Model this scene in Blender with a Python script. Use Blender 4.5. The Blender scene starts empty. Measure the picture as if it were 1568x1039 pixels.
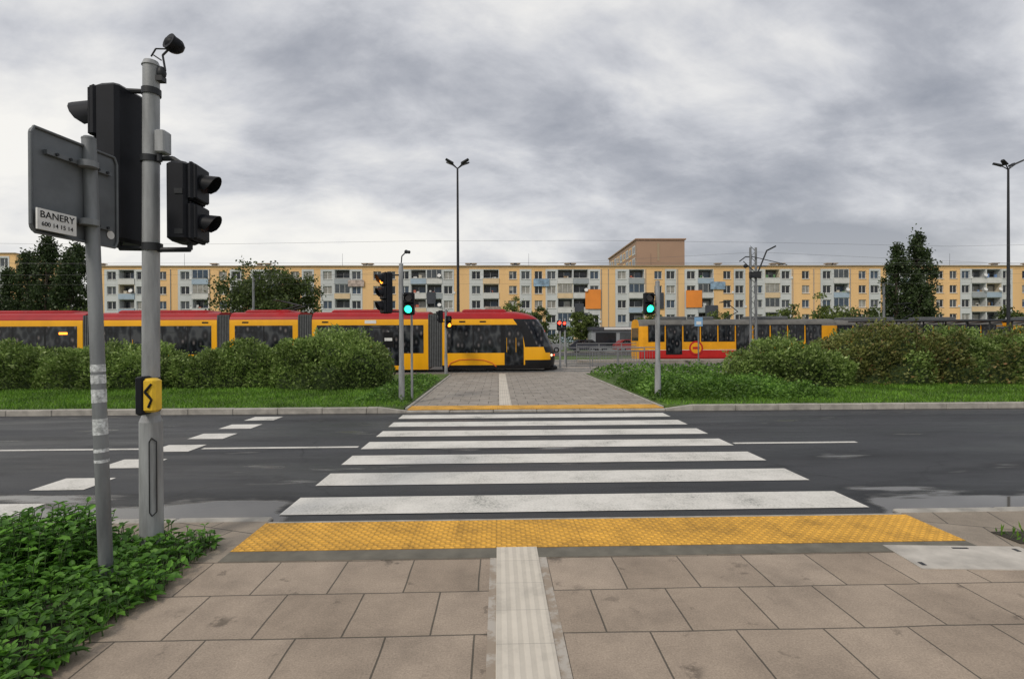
import bpy, bmesh, math, random
import numpy as np
from mathutils import Matrix, Vector, noise
random.seed(7); rng=np.random.default_rng(7)
S=bpy.context.scene
R=math.radians
# ---------------------------------------------------------------- materials
def nt(name):
    m=bpy.data.materials.new(name); m.use_nodes=True
    t=m.node_tree; b=t.nodes['Principled BSDF']
    return m,t,b
def N(t,ty,**kw):
    n=t.nodes.new(ty)
    for k,v in kw.items():
        if k.startswith('i_'):
            n.inputs[k[2:].replace('_',' ')].default_value=v
        else: setattr(n,k,v)
    return n
def ramp(t,src,stops):
    r=t.nodes.new('ShaderNodeValToRGB'); e=r.color_ramp.elements
    while len(e)<len(stops): e.new(0.5)
    for i,(p,c) in enumerate(stops):
        e[i].position=p; e[i].color=(c[0],c[1],c[2],1) if hasattr(c,'__len__') else (c,c,c,1)
    t.links.new(src,r.inputs[0]); return r
def mul(t,a,b):
    m=t.nodes.new('ShaderNodeMix'); m.data_type='RGBA'; m.blend_type='MULTIPLY'; m.inputs[0].default_value=1
    t.links.new(a,m.inputs[6]); t.links.new(b,m.inputs[7]); return m.outputs[2]
def mixc(t,f,a,b):
    m=t.nodes.new('ShaderNodeMix'); m.data_type='RGBA'
    if isinstance(f,(int,float)): m.inputs[0].default_value=f
    else: t.links.new(f,m.inputs[0])
    for s,i in ((a,6),(b,7)):
        if isinstance(s,(tuple,list)): m.inputs[i].default_value=(*s,1)
        else: t.links.new(s,m.inputs[i])
    return m.outputs[2]
def mth(t,op,a,b=None,c=None,clamp=False):
    m=t.nodes.new('ShaderNodeMath'); m.operation=op; m.use_clamp=clamp
    for i,s in enumerate((a,b,c)):
        if s is None: continue
        if isinstance(s,(int,float)): m.inputs[i].default_value=s
        else: t.links.new(s,m.inputs[i])
    return m.outputs[0]
def M(name,col,rough=.6,var=.18,scale=2.0,bump=0,bscale=40,metal=0,spec=.5,streak=False):
    m,t,b=nt(name)
    tc=N(t,'ShaderNodeTexCoord')
    src=tc.outputs['Object']
    if streak:
        mp=N(t,'ShaderNodeMapping'); mp.inputs['Scale'].default_value=(1,1,.15); t.links.new(src,mp.inputs[0]); src=mp.outputs[0]
    n=N(t,'ShaderNodeTexNoise',i_Scale=scale,i_Detail=5.0,i_Roughness=.6); t.links.new(src,n.inputs['Vector'])
    r=ramp(t,n.outputs[0],[(.3,tuple(c*(1-var) for c in col)),(.7,tuple(min(1,c*(1+var)) for c in col))])
    t.links.new(r.outputs[0],b.inputs['Base Color'])
    b.inputs['Roughness'].default_value=rough; b.inputs['Metallic'].default_value=metal
    b.inputs['Specular IOR Level'].default_value=spec
    if bump:
        n2=N(t,'ShaderNodeTexNoise',i_Scale=bscale,i_Detail=3.0); t.links.new(tc.outputs['Object'],n2.inputs['Vector'])
        bp=N(t,'ShaderNodeBump',i_Strength=bump,i_Distance=.01); t.links.new(n2.outputs[0],bp.inputs['Height']); t.links.new(bp.outputs[0],b.inputs['Normal'])
    return m
def E(name,col,s):
    m,t,b=nt(name); b.inputs['Base Color'].default_value=(*[c*.3 for c in col],1)
    b.inputs['Emission Color'].default_value=(*col,1); b.inputs['Emission Strength'].default_value=s
    return m
def leafmat(name,dark,light,extra=None,trans=.3):
    m,t,b=nt(name)
    g=N(t,'ShaderNodeNewGeometry')
    st=[(0,dark),(.55,tuple((a+c)/2 for a,c in zip(dark,light))),(.93,light)]
    if extra: st.append((1.0,extra))
    r=ramp(t,g.outputs['Random Per Island'],st)
    tc=N(t,'ShaderNodeTexCoord'); n=N(t,'ShaderNodeTexNoise',i_Scale=.9,i_Detail=3.0); t.links.new(tc.outputs['Object'],n.inputs['Vector'])
    r2=ramp(t,n.outputs[0],[(.35,.62),(.65,1.3)])
    c=mul(t,r.outputs[0],r2.outputs[0])
    t.links.new(c,b.inputs['Base Color']); b.inputs['Roughness'].default_value=.5; b.inputs['Specular IOR Level'].default_value=.35
    tr=N(t,'ShaderNodeBsdfTranslucent'); t.links.new(c,tr.inputs[0])
    mx=N(t,'ShaderNodeMixShader'); mx.inputs[0].default_value=trans
    t.links.new(b.outputs[0],mx.inputs[1]); t.links.new(tr.outputs[0],mx.inputs[2])
    t.links.new(mx.outputs[0],t.nodes['Material Output'].inputs[0])
    return m
black=M('black_plastic',(.010,.011,.015),.5,.25,6,spec=.2)
dark=M('dark_metal',(.022,.024,.028),.5,.2,6,spec=.3)
galv=M('galvanised_grey',(.19,.20,.21),.5,.36,9,bump=.15,bscale=60,metal=.25,streak=True)
polegrey=M('painted_grey_pole',(.28,.29,.30),.45,.36,11,bump=.12,bscale=50,streak=True)
signback=M('sign_back_grey',(.13,.14,.15),.5,.18,5,metal=.3)
white=M('white_plastic',(.7,.7,.69),.5,.1,8)
yellowbox=M('button_yellow',(.78,.5,.03),.45,.12,8)
steel=M('rail_steel',(.24,.25,.26),.4,.2,3,metal=.5)
concrete=M('kerb_concrete',(.35,.33,.295),.85,.28,5,bump=.4,bscale=80)
trunkm=M('bark',(.07,.055,.04),.9,.3,8,bump=.5,bscale=20)
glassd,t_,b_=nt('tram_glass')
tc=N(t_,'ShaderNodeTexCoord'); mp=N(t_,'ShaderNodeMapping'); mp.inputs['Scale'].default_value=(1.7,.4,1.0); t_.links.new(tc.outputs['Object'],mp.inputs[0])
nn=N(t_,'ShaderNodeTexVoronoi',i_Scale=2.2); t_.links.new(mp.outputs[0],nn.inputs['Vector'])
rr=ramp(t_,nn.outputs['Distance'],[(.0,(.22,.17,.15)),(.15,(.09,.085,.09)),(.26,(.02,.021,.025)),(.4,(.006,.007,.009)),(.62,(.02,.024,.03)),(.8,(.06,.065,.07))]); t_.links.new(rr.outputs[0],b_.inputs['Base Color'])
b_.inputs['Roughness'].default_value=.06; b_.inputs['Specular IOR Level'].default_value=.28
# ---------------------------------------------------------------- mesh builder
class MB:
    def __init__(s): s.v=[];s.f=[];s.m=[];s.mats=[];s.M=Matrix.Identity(4)
    def mi(s,mat):
        if mat not in s.mats: s.mats.append(mat)
        return s.mats.index(mat)
    def add(s,vs,fs,mat):
        o=len(s.v); s.v+= [tuple(s.M@Vector(v)) for v in vs]
        s.f+=[tuple(i+o for i in f) for f in fs]
        s.m+= [s.mi(mat)]*len(fs)
    def box(s,x0,x1,y0,y1,z0,z1,mat):
        v=[(x0,y0,z0),(x1,y0,z0),(x1,y1,z0),(x0,y1,z0),(x0,y0,z1),(x1,y0,z1),(x1,y1,z1),(x0,y1,z1)]
        s.add(v,[(0,3,2,1),(4,5,6,7),(0,1,5,4),(1,2,6,5),(2,3,7,6),(3,0,4,7)],mat)
    def rbox(s,x0,x1,y0,y1,z0,z1,mat,b=.02):
        rings=[]
        for z,i in ((z0,b),(z0+b,0),(z1-b,0),(z1,b)):
            c=b
            X0,X1,Y0,Y1=x0+i,x1-i,y0+i,y1-i
            rings.append([(X0+c,Y0,z),(X1-c,Y0,z),(X1,Y0+c,z),(X1,Y1-c,z),(X1-c,Y1,z),(X0+c,Y1,z),(X0,Y1-c,z),(X0,Y0+c,z)])
        v=[p for r in rings for p in r]; f=[tuple(reversed(range(8))),tuple(range(24,32))]
        for k in range(3):
            for j in range(8):
                a=k*8+j;bb=k*8+(j+1)%8; f.append((a,bb,bb+8,a+8))
        s.add(v,f,mat)
    def cyl(s,p0,p1,r0,r1,mat,n=14,caps=True):
        p0=Vector(p0);p1=Vector(p1); d=(p1-p0).normalized()
        a=d.orthogonal().normalized(); b=d.cross(a)
        v=[];f=[]
        for p,r in ((p0,r0),(p1,r1)):
            for i in range(n):
                t=2*math.pi*i/n; v.append(tuple(p+a*math.cos(t)*r+b*math.sin(t)*r))
        for i in range(n):
            j=(i+1)%n; f.append((i,j,j+n,i+n))
        if caps: f+= [tuple(reversed(range(n))),tuple(range(n,2*n))]
        s.add(v,f,mat)
    def path(s,pts,r,mat,n=8):
        for a,b in zip(pts[:-1],pts[1:]): s.cyl(a,b,r,r,mat,n)
    def ball(s,c,r,mat,sx=1,sy=1,sz=1,n=12):
        v=[];f=[]
        for i in range(n//2+1):
            ph=math.pi*i/(n//2)
            for j in range(n):
                th=2*math.pi*j/n
                v.append((c[0]+r*sx*math.sin(ph)*math.cos(th),c[1]+r*sy*math.sin(ph)*math.sin(th),c[2]+r*sz*math.cos(ph)))
        for i in range(n//2):
            for j in range(n):
                k=(j+1)%n; f.append((i*n+j,(i+1)*n+j,(i+1)*n+k,i*n+k))
        s.add(v,f,mat)
    def visor(s,cx,y,cz,r,L,mat,n=12):
        v=[];f=[]
        a0,a1=R(-40),R(220)
        for i in range(n+1):
            a=a0+(a1-a0)*i/n
            up=(math.sin(a)+.64)/1.64
            l=L*(.25+.75*max(0,up)**.6)
            for rr in (r,r*.94):
                v.append((cx+rr*math.cos(a),y,cz+rr*math.sin(a))); v.append((cx+rr*math.cos(a),y-l,cz+rr*math.sin(a)-.01))
        for i in range(n):
            o=i*4
            f.append((o,o+1,o+5,o+4)); f.append((o+2,o+6,o+7,o+3)); f.append((o+1,o+3,o+7,o+5))
        s.add(v,f,mat)
    def obj(s,name,smooth=True,parent=None):
        me=bpy.data.meshes.new(name); me.from_pydata(s.v,[],s.f)
        for m in s.mats: me.materials.append(m)
        me.polygons.foreach_set('material_index',s.m)
        me.update()
        if smooth:
            me.polygons.foreach_set('use_smooth',[True]*len(s.f)); me.set_sharp_from_angle(angle=R(35))
        o=bpy.data.objects.new(name,me); S.collection.objects.link(o)
        if parent: o.parent=parent
        return o
def empty(name):
    e=bpy.data.objects.new(name,None); S.collection.objects.link(e); e.empty_display_size=.2; return e
def TR(x,y,z,rz=0,sc=1): return Matrix.Translation((x,y,z))@Matrix.Rotation(R(rz),4,'Z')@Matrix.Scale(sc,4)
def sheet(name,x0,x1,y0,y1,z,mat,parent=None):
    m=MB(); m.add([(x0,y0,z),(x1,y0,z),(x1,y1,z),(x0,y1,z)],[(0,1,2,3)],mat); return m.obj(name,False,parent)
# ---------------------------------------------------------------- leaves
def leafmesh(name,P,D,L,W,mats,mi=None,fold=.25,parent=None,six=False):
    n=len(P); D=D/np.linalg.norm(D,axis=1,keepdims=True)
    r=rng.normal(size=(n,3)); r[:,2]*=.5
    side=np.cross(D,r); side/=np.linalg.norm(side,axis=1,keepdims=True)+1e-9
    up=np.cross(side,D)
    L=L[:,None];W=W[:,None]
    tip=P+D*L
    if six:
        side=np.cross(D,np.array([[0,0,1.0]])+r*.25); side/=np.linalg.norm(side,axis=1,keepdims=True)+1e-9; up=np.cross(side,D)
        tip=tip-np.array([[0,0,.22]])*L
        l1=P+D*L*.25+side*W*.42+up*W*fold; l2=P+D*L*.62+side*W*.36+up*W*fold-np.array([[0,0,.06]])*L
        r1=P+D*L*.25-side*W*.42+up*W*fold; r2=P+D*L*.62-side*W*.36+up*W*fold-np.array([[0,0,.06]])*L
        V=np.stack([P,l1,l2,tip,r2,r1],1).reshape(-1,3)
        b=np.arange(n)[:,None]*6
        F=np.concatenate([b+np.array([[0,1,2,3]]),b+np.array([[0,3,4,5]])],1).reshape(-1,4)
        k=2
    else:
        l=P+D*L*.45+side*W*.5+up*W*fold; rr=P+D*L*.45-side*W*.5+up*W*fold
        V=np.stack([P,l,tip,rr],1).reshape(-1,3)
        F=(np.arange(n)[:,None]*4+np.array([[0,1,2,3]])); k=1
    me=bpy.data.meshes.new(name)
    me.vertices.add(len(V)); me.vertices.foreach_set('co',V.astype(np.float32).ravel())
    nf=len(F); me.loops.add(nf*4); me.loops.foreach_set('vertex_index',F.astype(np.int32).ravel())
    me.polygons.add(nf); me.polygons.foreach_set('loop_start',np.arange(0,nf*4,4,dtype=np.int32)); me.polygons.foreach_set('loop_total',np.full(nf,4,dtype=np.int32))
    for m in mats: me.materials.append(m)
    if mi is not None: me.polygons.foreach_set('material_index',np.repeat(mi,k).astype(np.int32))
    me.update(calc_edges=True); me.validate()
    o=bpy.data.objects.new(name,me); S.collection.objects.link(o)
    if parent: o.parent=parent
    return o
# ---------------------------------------------------------------- world
w=bpy.data.worlds.new('World'); S.world=w; w.use_nodes=True; t=w.node_tree
bg=t.nodes['Background']; bg.inputs[1].default_value=.1
sky=N(t,'ShaderNodeTexSky'); sky.sky_type='NISHITA'; sky.sun_disc=False
SE,SR=R(42),R(215)
sky.sun_elevation=SE; sky.sun_rotation=SR
tc=N(t,'ShaderNodeTexCoord'); sp=N(t,'ShaderNodeSeparateXYZ'); t.links.new(tc.outputs['Generated'],sp.inputs[0])
zz=mth(t,'ADD',mth(t,'MAXIMUM',sp.outputs[2],0.0),.42)
u=mth(t,'DIVIDE',sp.outputs[0],zz); v=mth(t,'DIVIDE',sp.outputs[1],zz)
cb=N(t,'ShaderNodeCombineXYZ'); t.links.new(u,cb.inputs[0]); t.links.new(v,cb.inputs[1])
mp=N(t,'ShaderNodeMapping'); mp.inputs['Rotation'].default_value=(0,0,R(-40)); mp.inputs['Scale'].default_value=(.85,1.3,1); mp.inputs['Location'].default_value=(2.3,5.1,0); t.links.new(cb.outputs[0],mp.inputs[0])
n1=N(t,'ShaderNodeTexNoise',i_Scale=1.05,i_Detail=8.0,i_Roughness=.52,i_Distortion=.35); t.links.new(mp.outputs[0],n1.inputs['Vector'])
n2=N(t,'ShaderNodeTexNoise',i_Scale=3.6,i_Detail=8.0,i_Roughness=.6,i_Distortion=.25); t.links.new(mp.outputs[0],n2.inputs['Vector'])
den=mth(t,'ADD',mth(t,'MULTIPLY',n1.outputs[0],.72),mth(t,'MULTIPLY',n2.outputs[0],.28))
den=mth(t,'ADD',den,mth(t,'MULTIPLY',sp.outputs[0],-.055))
cl=ramp(t,den,[(.38,(2.9,3.1,3.6)),(.445,(4.5,4.65,5.1)),(.495,(6.3,6.4,6.75)),(.55,(8.3,8.25,8.2)),(.61,(9.8,9.6,9.15))])
hz=mth(t,'POWER',mth(t,'SUBTRACT',1.0,mth(t,'MAXIMUM',sp.outputs[2],0.0),clamp=True),8)
cc=mixc(t,mth(t,'MULTIPLY',hz,.55),cl.outputs[0],(9.4,9.0,8.2))
mx=mixc(t,.93,sky.outputs[0],cc)
t.links.new(mx,bg.inputs[0])
sl=bpy.data.lights.new('sun','SUN'); sl.energy=1.5; sl.angle=R(10); sl.color=(1,.91,.79)
so=bpy.data.objects.new('sun',sl); S.collection.objects.link(so)
az=R(215)
dv=Vector((math.sin(az)*math.cos(SE),math.cos(az)*math.cos(SE),math.sin(SE)))
so.rotation_euler=dv.to_track_quat('Z','Y').to_euler(); so.location=(0,0,30)
# ---------------------------------------------------------------- camera
cam=bpy.data.cameras.new('camera'); co=bpy.data.objects.new('camera',cam); S.collection.objects.link(co)
cam.lens=18.05; cam.sensor_width=36; cam.clip_end=3000; cam.clip_start=.05
co.location=(0,0,1.7); co.rotation_euler=(R(89.82),R(.25),R(-1.53)); S.camera=co
# ---------------------------------------------------------------- ground materials
def asphaltmat(name,puddles=True):
    m,t,b=nt(name); tc=N(t,'ShaderNodeTexCoord'); o=tc.outputs['Object']
    a=N(t,'ShaderNodeTexNoise',i_Scale=110.0,i_Detail=3.0,i_Roughness=.8); t.links.new(o,a.inputs['Vector'])
    big=N(t,'ShaderNodeTexNoise',i_Scale=.5,i_Detail=7.0,i_Roughness=.62) 
    mp=N(t,'ShaderNodeMapping'); mp.inputs['Scale'].default_value=(.3,1.7,1); t.links.new(o,mp.inputs[0]); t.links.new(mp.outputs[0],big.inputs['Vector'])
    c1=ramp(t,a.outputs[0],[(.3,(.012,.013,.015)),(.56,(.029,.030,.033)),(.70,(.13,.13,.13))])
    c2=ramp(t,big.outputs[0],[(.34,.5),(.5,1.0),(.66,1.6)])
    c=mul(t,c1.outputs[0],c2.outputs[0])
    rg=ramp(t,big.outputs[0],[(.38,.32),(.62,.68)])
    s=N(t,'ShaderNodeSeparateXYZ'); t.links.new(o,s.inputs[0])
    bp=N(t,'ShaderNodeBump',i_Strength=.5,i_Distance=.006); t.links.new(a.outputs[0],bp.inputs['Height'])
    wv=mth(t,'ABSOLUTE',mth(t,'SINE',mth(t,'MULTIPLY',s.outputs[1],1.75)))
    c=mul(t,c,ramp(t,mth(t,'ADD',mth(t,'MULTIPLY',wv,.5),mth(t,'MULTIPLY',big.outputs[0],.6)),[(.3,.72),(.75,1.18)]).outputs[0])
    vo=N(t,'ShaderNodeTexVoronoi',i_Scale=.22); vo.feature='DISTANCE_TO_EDGE'
    wn=N(t,'ShaderNodeTexNoise',i_Scale=1.5,i_Detail=6.0); t.links.new(o,wn.inputs['Vector'])
    va=N(t,'ShaderNodeVectorMath'); va.operation='MULTIPLY_ADD'; t.links.new(wn.outputs['Color'],va.inputs[0]); va.inputs[1].default_value=(.9,.9,0); t.links.new(o,va.inputs[2]); t.links.new(va.outputs[0],vo.inputs['Vector'])
    c=mul(t,c,ramp(t,vo.outputs['Distance'],[(.0015,.35),(.004,1.0)]).outputs[0])
    if puddles:
        p=N(t,'ShaderNodeTexNoise',i_Scale=.9,i_Detail=6.0,i_Roughness=.55)
        mq=N(t,'ShaderNodeMapping'); mq.inputs['Scale'].default_value=(.55,2.2,1); t.links.new(o,mq.inputs[0]); t.links.new(mq.outputs[0],p.inputs['Vector'])
        fy=mth(t,'SUBTRACT',1.0,mth(t,'DIVIDE',mth(t,'SUBTRACT',s.outputs[1],4.85),1.0),clamp=True)
        fx=mth(t,'MULTIPLY',mth(t,'SUBTRACT',mth(t,'ABSOLUTE',mth(t,'SUBTRACT',s.outputs[0],.8)),2.75),2.5,clamp=True)
        q=mth(t,'ADD',p.outputs[0],mth(t,'MULTIPLY',mth(t,'MULTIPLY',fx,fy),.45))
        pm=ramp(t,q,[(.63,0),(.71,1)])
        damp=ramp(t,q,[(.52,1.0),(.62,.6)])
        c=mul(t,c,damp.outputs[0])
        c=mixc(t,pm.outputs[0],c,(.095,.088,.078))
        mr=N(t,'ShaderNodeMix'); t.links.new(pm.outputs[0],mr.inputs[0]); t.links.new(rg.outputs[0],mr.inputs[2]); mr.inputs[3].default_value=.04
        t.links.new(mr.outputs[0],b.inputs['Roughness'])
        inv=mth(t,'SUBTRACT',1.0,pm.outputs[0]); t.links.new(mth(t,'MULTIPLY',inv,.5),bp.inputs['Strength'])
    else: t.links.new(rg.outputs[0],b.inputs['Roughness'])
    t.links.new(c,b.inputs['Base Color']); t.links.new(bp.outputs[0],b.inputs['Normal'])
    b.inputs['Specular IOR Level'].default_value=.3
    return m
def slabmat(name,c1,c2,w,h,off=(0,0,0),mort=(.085,.078,.066),ms=.006,rot=0,stain=True,offs=.5):
    m,t,b=nt(name); tc=N(t,'ShaderNodeTexCoord'); o=tc.outputs['Object']
    mp=N(t,'ShaderNodeMapping'); mp.inputs['Location'].default_value=off; mp.inputs['Rotation'].default_value=(0,0,rot)
    wj=N(t,'ShaderNodeTexNoise',i_Scale=1.3,i_Detail=2.0); t.links.new(o,wj.inputs['Vector'])
    vj=N(t,'ShaderNodeVectorMath'); vj.operation='MULTIPLY_ADD'; t.links.new(wj.outputs['Color'],vj.inputs[0]); vj.inputs[1].default_value=(.022,.022,0); t.links.new(o,vj.inputs[2]); t.links.new(vj.outputs[0],mp.inputs[0])
    br=N(t,'ShaderNodeTexBrick',i_Scale=1.0,i_Mortar_Size=ms,i_Brick_Width=w,i_Row_Height=h,i_Mortar_Smooth=.3,i_Bias=0.0); br.offset=offs
    br.inputs['Color1'].default_value=(*c1,1); br.inputs['Color2'].default_value=(*c2,1); br.inputs['Mortar'].default_value=(*mort,1)
    t.links.new(mp.outputs[0],br.inputs['Vector'])
    f=N(t,'ShaderNodeTexNoise',i_Scale=95.0,i_Detail=4.0,i_Roughness=.75); t.links.new(o,f.inputs['Vector'])
    g=N(t,'ShaderNodeTexNoise',i_Scale=1.6,i_Detail=8.0,i_Roughness=.68); t.links.new(o,g.inputs['Vector'])
    c=mul(t,br.outputs[0],ramp(t,f.outputs[0],[(.25,.66),(.75,1.3)]).outputs[0])
    c=mul(t,c,ramp(t,g.outputs[0],[(.3,.72),(.5,1.0),(.68,1.2)]).outputs[0])
    if stain:
        for sc,thr,lo,gs_ in ((2.3,.10,.48,1.9),(5.5,.12,.64,3.1)):
            k=N(t,'ShaderNodeTexVoronoi',i_Scale=sc); k.inputs['Randomness'].default_value=1
            wn=N(t,'ShaderNodeTexNoise',i_Scale=9.0,i_Detail=5.0,i_Roughness=.7); t.links.new(o,wn.inputs['Vector'])
            va=N(t,'ShaderNodeVectorMath'); va.operation='MULTIPLY_ADD'; t.links.new(wn.outputs['Color'],va.inputs[0]); va.inputs[1].default_value=(.3,.3,0); t.links.new(o,va.inputs[2])
            t.links.new(va.outputs[0],k.inputs['Vector'])
            sm=ramp(t,k.outputs['Distance'],[(thr*.8,lo),(thr*1.7,1.0)])
            n3=N(t,'ShaderNodeTexNoise',i_Scale=gs_,i_Detail=2.0); t.links.new(o,n3.inputs['Vector'])
            gate=ramp(t,n3.outputs[0],[(.46,1.0),(.54,0.0)])
            c=mul(t,c,mixc(t,gate.outputs[0],(1,1,1),sm.outputs[0]))
    t.links.new(c,b.inputs['Base Color'])
    hh=mth(t,'ADD',mth(t,'MULTIPLY',br.outputs['Fac'],-1.0),mth(t,'MULTIPLY',f.outputs[0],.35))
    bp=N(t,'ShaderNodeBump',i_Strength=.6,i_Distance=.006); t.links.new(hh,bp.inputs['Height']); t.links.new(bp.outputs[0],b.inputs['Normal'])
    b.inputs['Roughness'].default_value=.8; b.inputs['Specular IOR Level'].default_value=.3
    return m
def tactile(name,col,studs=True):
    m,t,b=nt(name); tc=N(t,'ShaderNodeTexCoord'); o=tc.outputs['Object']
    br=N(t,'ShaderNodeTexBrick',i_Scale=1.0,i_Mortar_Size=.003,i_Brick_Width=.35 if studs else .34,i_Row_Height=.31 if studs else .35); br.offset=0
    br.inputs['Color1'].default_value=(*col,1); br.inputs['Color2'].default_value=(*[x*.9 for x in col],1); br.inputs['Mortar'].default_value=(*[x*.7 for x in col],1)
    mp=N(t,'ShaderNodeMapping'); mp.inputs['Location'].default_value=(.02,-.07,0) if studs else (.03,0,0); t.links.new(o,mp.inputs[0]); t.links.new(mp.outputs[0],br.inputs['Vector'])
    g=N(t,'ShaderNodeTexNoise',i_Scale=2.6,i_Detail=10.0,i_Roughness=.72); t.links.new(o,g.inputs['Vector'])
    c=mul(t,br.outputs[0],ramp(t,g.outputs[0],[(.3,.52),(.5,.95),(.7,1.2)] if studs else [(.3,.7),(.5,.98),(.7,1.1)]).outputs[0])
    if studs:
        vo=N(t,'ShaderNodeTexVoronoi',i_Scale=1.0); vo.inputs['Randomness'].default_value=0
        m2=N(t,'ShaderNodeMapping'); m2.inputs['Scale'].default_value=(17,17,0); m2.inputs['Rotation'].default_value=(0,0,R(45)); t.links.new(o,m2.inputs[0]); t.links.new(m2.outputs[0],vo.inputs['Vector'])
        hgt=ramp(t,vo.outputs['Distance'],[(.25,1.0),(.42,0.0)]).outputs[0]
    else:
        wv=N(t,'ShaderNodeTexWave',i_Scale=5.3); wv.bands_direction='X'; t.links.new(o,wv.inputs['Vector']); hgt=ramp(t,wv.outputs[0],[(.35,0.0),(.6,1.0)]).outputs[0]
    c=mul(t,c,ramp(t,hgt,[(0,.78 if studs else .92),(1,1.06)]).outputs[0])
    bp=N(t,'ShaderNodeBump',i_Strength=1.0 if studs else .35,i_Distance=.01 if studs else .004); t.links.new(hgt,bp.inputs['Height']); t.links.new(bp.outputs[0],b.inputs['Normal'])
    t.links.new(c,b.inputs['Base Color']); b.inputs['Roughness'].default_value=.7
    return m
def paintmat():
    m,t,b=nt('road_paint'); tc=N(t,'ShaderNodeTexCoord'); o=tc.outputs['Object']
    a=N(t,'ShaderNodeTexNoise',i_Scale=45.0,i_Detail=6.0,i_Roughness=.8); t.links.new(o,a.inputs['Vector'])
    g=N(t,'ShaderNodeTexNoise',i_Scale=1.6,i_Detail=8.0,i_Roughness=.65); t.links.new(o,g.inputs['Vector'])
    q=mth(t,'ADD',mth(t,'MULTIPLY',a.outputs[0],.55),mth(t,'MULTIPLY',g.outputs[0],.45))
    r=ramp(t,q,[(.37,(.15,.15,.145)),(.42,(.48,.47,.43)),(.50,(.64,.62,.575)),(.62,(.76,.74,.69))])
    t.links.new(r.outputs[0],b.inputs['Base Color']); b.inputs['Roughness'].default_value=.65
    bp=N(t,'ShaderNodeBump',i_Strength=.4,i_Distance=.004); t.links.new(a.outputs[0],bp.inputs['Height']); t.links.new(bp.outputs[0],b.inputs['Normal'])
    return m
asph=asphaltmat('wet_asphalt'); asph2=asphaltmat('far_asphalt',False); paint=paintmat()
slab=slabmat('pavement_slabs',(.30,.240,.185),(.35,.285,.225),.5,.5,off=(.13,.08,0),mort=(.11,.095,.075))
slab2=slabmat('path_slabs',(.29,.26,.225),(.32,.29,.255),.5,.5,off=(0,.1,0),ms=.008)
slabk=slabmat('verge_slabs',(.26,.22,.175),(.30,.255,.205),.5,.7,rot=R(20),stain=False)
yel=tactile('yellow_tactile',(.84,.44,.05)); wstrip=tactile('guide_strip',(.60,.55,.47),False)
grassg=M('grass_ground',(.07,.12,.02),.95,.45,1.2,bump=.6,bscale=30)
soil=M('soil',(.04,.035,.025),.95,.3,3,bump=.6,bscale=30)
ballast=M('ballast',(.16,.145,.13),.95,.3,8,bump=.8,bscale=25)
cover=M('light_concrete',(.46,.43,.385),.8,.25,4,bump=.3,bscale=80)
darkstrip=M('dark_concrete_strip',(.14,.13,.105),.85,.25,6,bump=.3,bscale=90)
# ---------------------------------------------------------------- ground and roads
sheet('ground',-1500,1500,-60,2500,-.03,grassg)
sheet('road',-90,90,4.78,11.75,0,asph)
pv=MB(); pv.box(-2.35,9,-3,3.92,-.02,.02,slab); pv.box(-9,-2.12,4.28,4.78,-.02,.021,slabk); pv.box(-2.35,-2.12,3.92,4.28,-.02,.0215,slabk); pv.box(3.82,9,3.92,4.78,-.02,.022,slabk)
pv.obj('pavement',False)
g=MB(); g.box(-2.12,3.82,3.92,4.10,-.02,.024,darkstrip); g.box(-2.12,3.82,4.72,4.78,-.02,.018,concrete)
g.box(-30,-2.35,-3,4.28,-.02,.03,soil); g.box(4.2,9,4.02,4.27,-.02,.03,soil); g.obj('verge',False)
tk=MB(); tk.box(-2.12,3.82,4.10,4.72,-.02,.028,yel); tk.box(-2.1,3.85,11.87,12.5,.01,.062,yel); tk.obj('tactile_paving',False)
gs=MB(); gs.box(-.02,.30,-3,4.10,.0,.03,wstrip); gs.box(.02,.32,12.5,23.5,.01,.064,wstrip); gs.obj('guide_strip',False)
def cementmat():
    m,t,b=nt('cement_smear'); tc=N(t,'ShaderNodeTexCoord'); n=N(t,'ShaderNodeTexNoise',i_Scale=7.0,i_Detail=6.0,i_Roughness=.7); t.links.new(tc.outputs['Object'],n.inputs['Vector'])
    r=ramp(t,n.outputs[0],[(.44,(.30,.245,.19)),(.56,(.42,.385,.34))]); t.links.new(r.outputs[0],b.inputs['Base Color']); b.inputs['Roughness'].default_value=.85; return m
cem=cementmat()
ce=MB(); ce.box(-.07,-.02,-3,3.92,0,.0225,cem); ce.box(.30,.36,-3,3.92,0,.0225,cem); ce.obj('cement_joint',False)
c=MB(); c.M=TR(3.05,3.62,0,-4); c.box(0,1.05,0,.42,.0,.027,cover); c.box(1.065,2.4,-.08,.34,.0,.0265,cover)
c.box(.04,.07,.05,.1,.02,.03,dark); c.box(.95,.98,.32,.37,.02,.03,dark); c.box(.5,.62,.36,.38,.02,.03,dark); c.obj('inspection_cover',False)
mk=MB()
for k in range(7):
    y=5.0+.98*k; mk.add([(-2.12,y,.005),(3.68,y,.005),(3.68,y+.54,.005),(-2.12,y+.54,.005)],[(0,1,2,3)],paint)
mk.obj('zebra_crossing_marking',False)
mk=MB()
for k in range(7):
    y=4.95+.98*k; mk.add([(-5.3,y,.005),(-4.7,y,.005),(-4.7,y+.5,.005),(-5.3,y+.5,.005)],[(0,1,2,3)],paint)
mk.obj('stop_line_marking',False)
mk=MB()
for a,b_ in ((-4.6,-2.2),(-14,-5.35),(3.75,5.75),(9.5,11.5),(15,17)):
    mk.add([(a,8.05,.005),(b_,8.05,.005),(b_,8.15,.005),(a,8.15,.005)],[(0,1,2,3)],paint)
mk.obj('lane_line_marking',False)
kb=MB()
def kerbrun(x0,x1,y0,y1,h):
    x=x0
    while x<x1-.01:
        e=min(x+1.0,x1); dz=random.uniform(-.004,.004); kb.rbox(x+.004,e-.004,y0+dz,y1+dz,-.05,h+dz,concrete,.012); x=e
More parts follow.
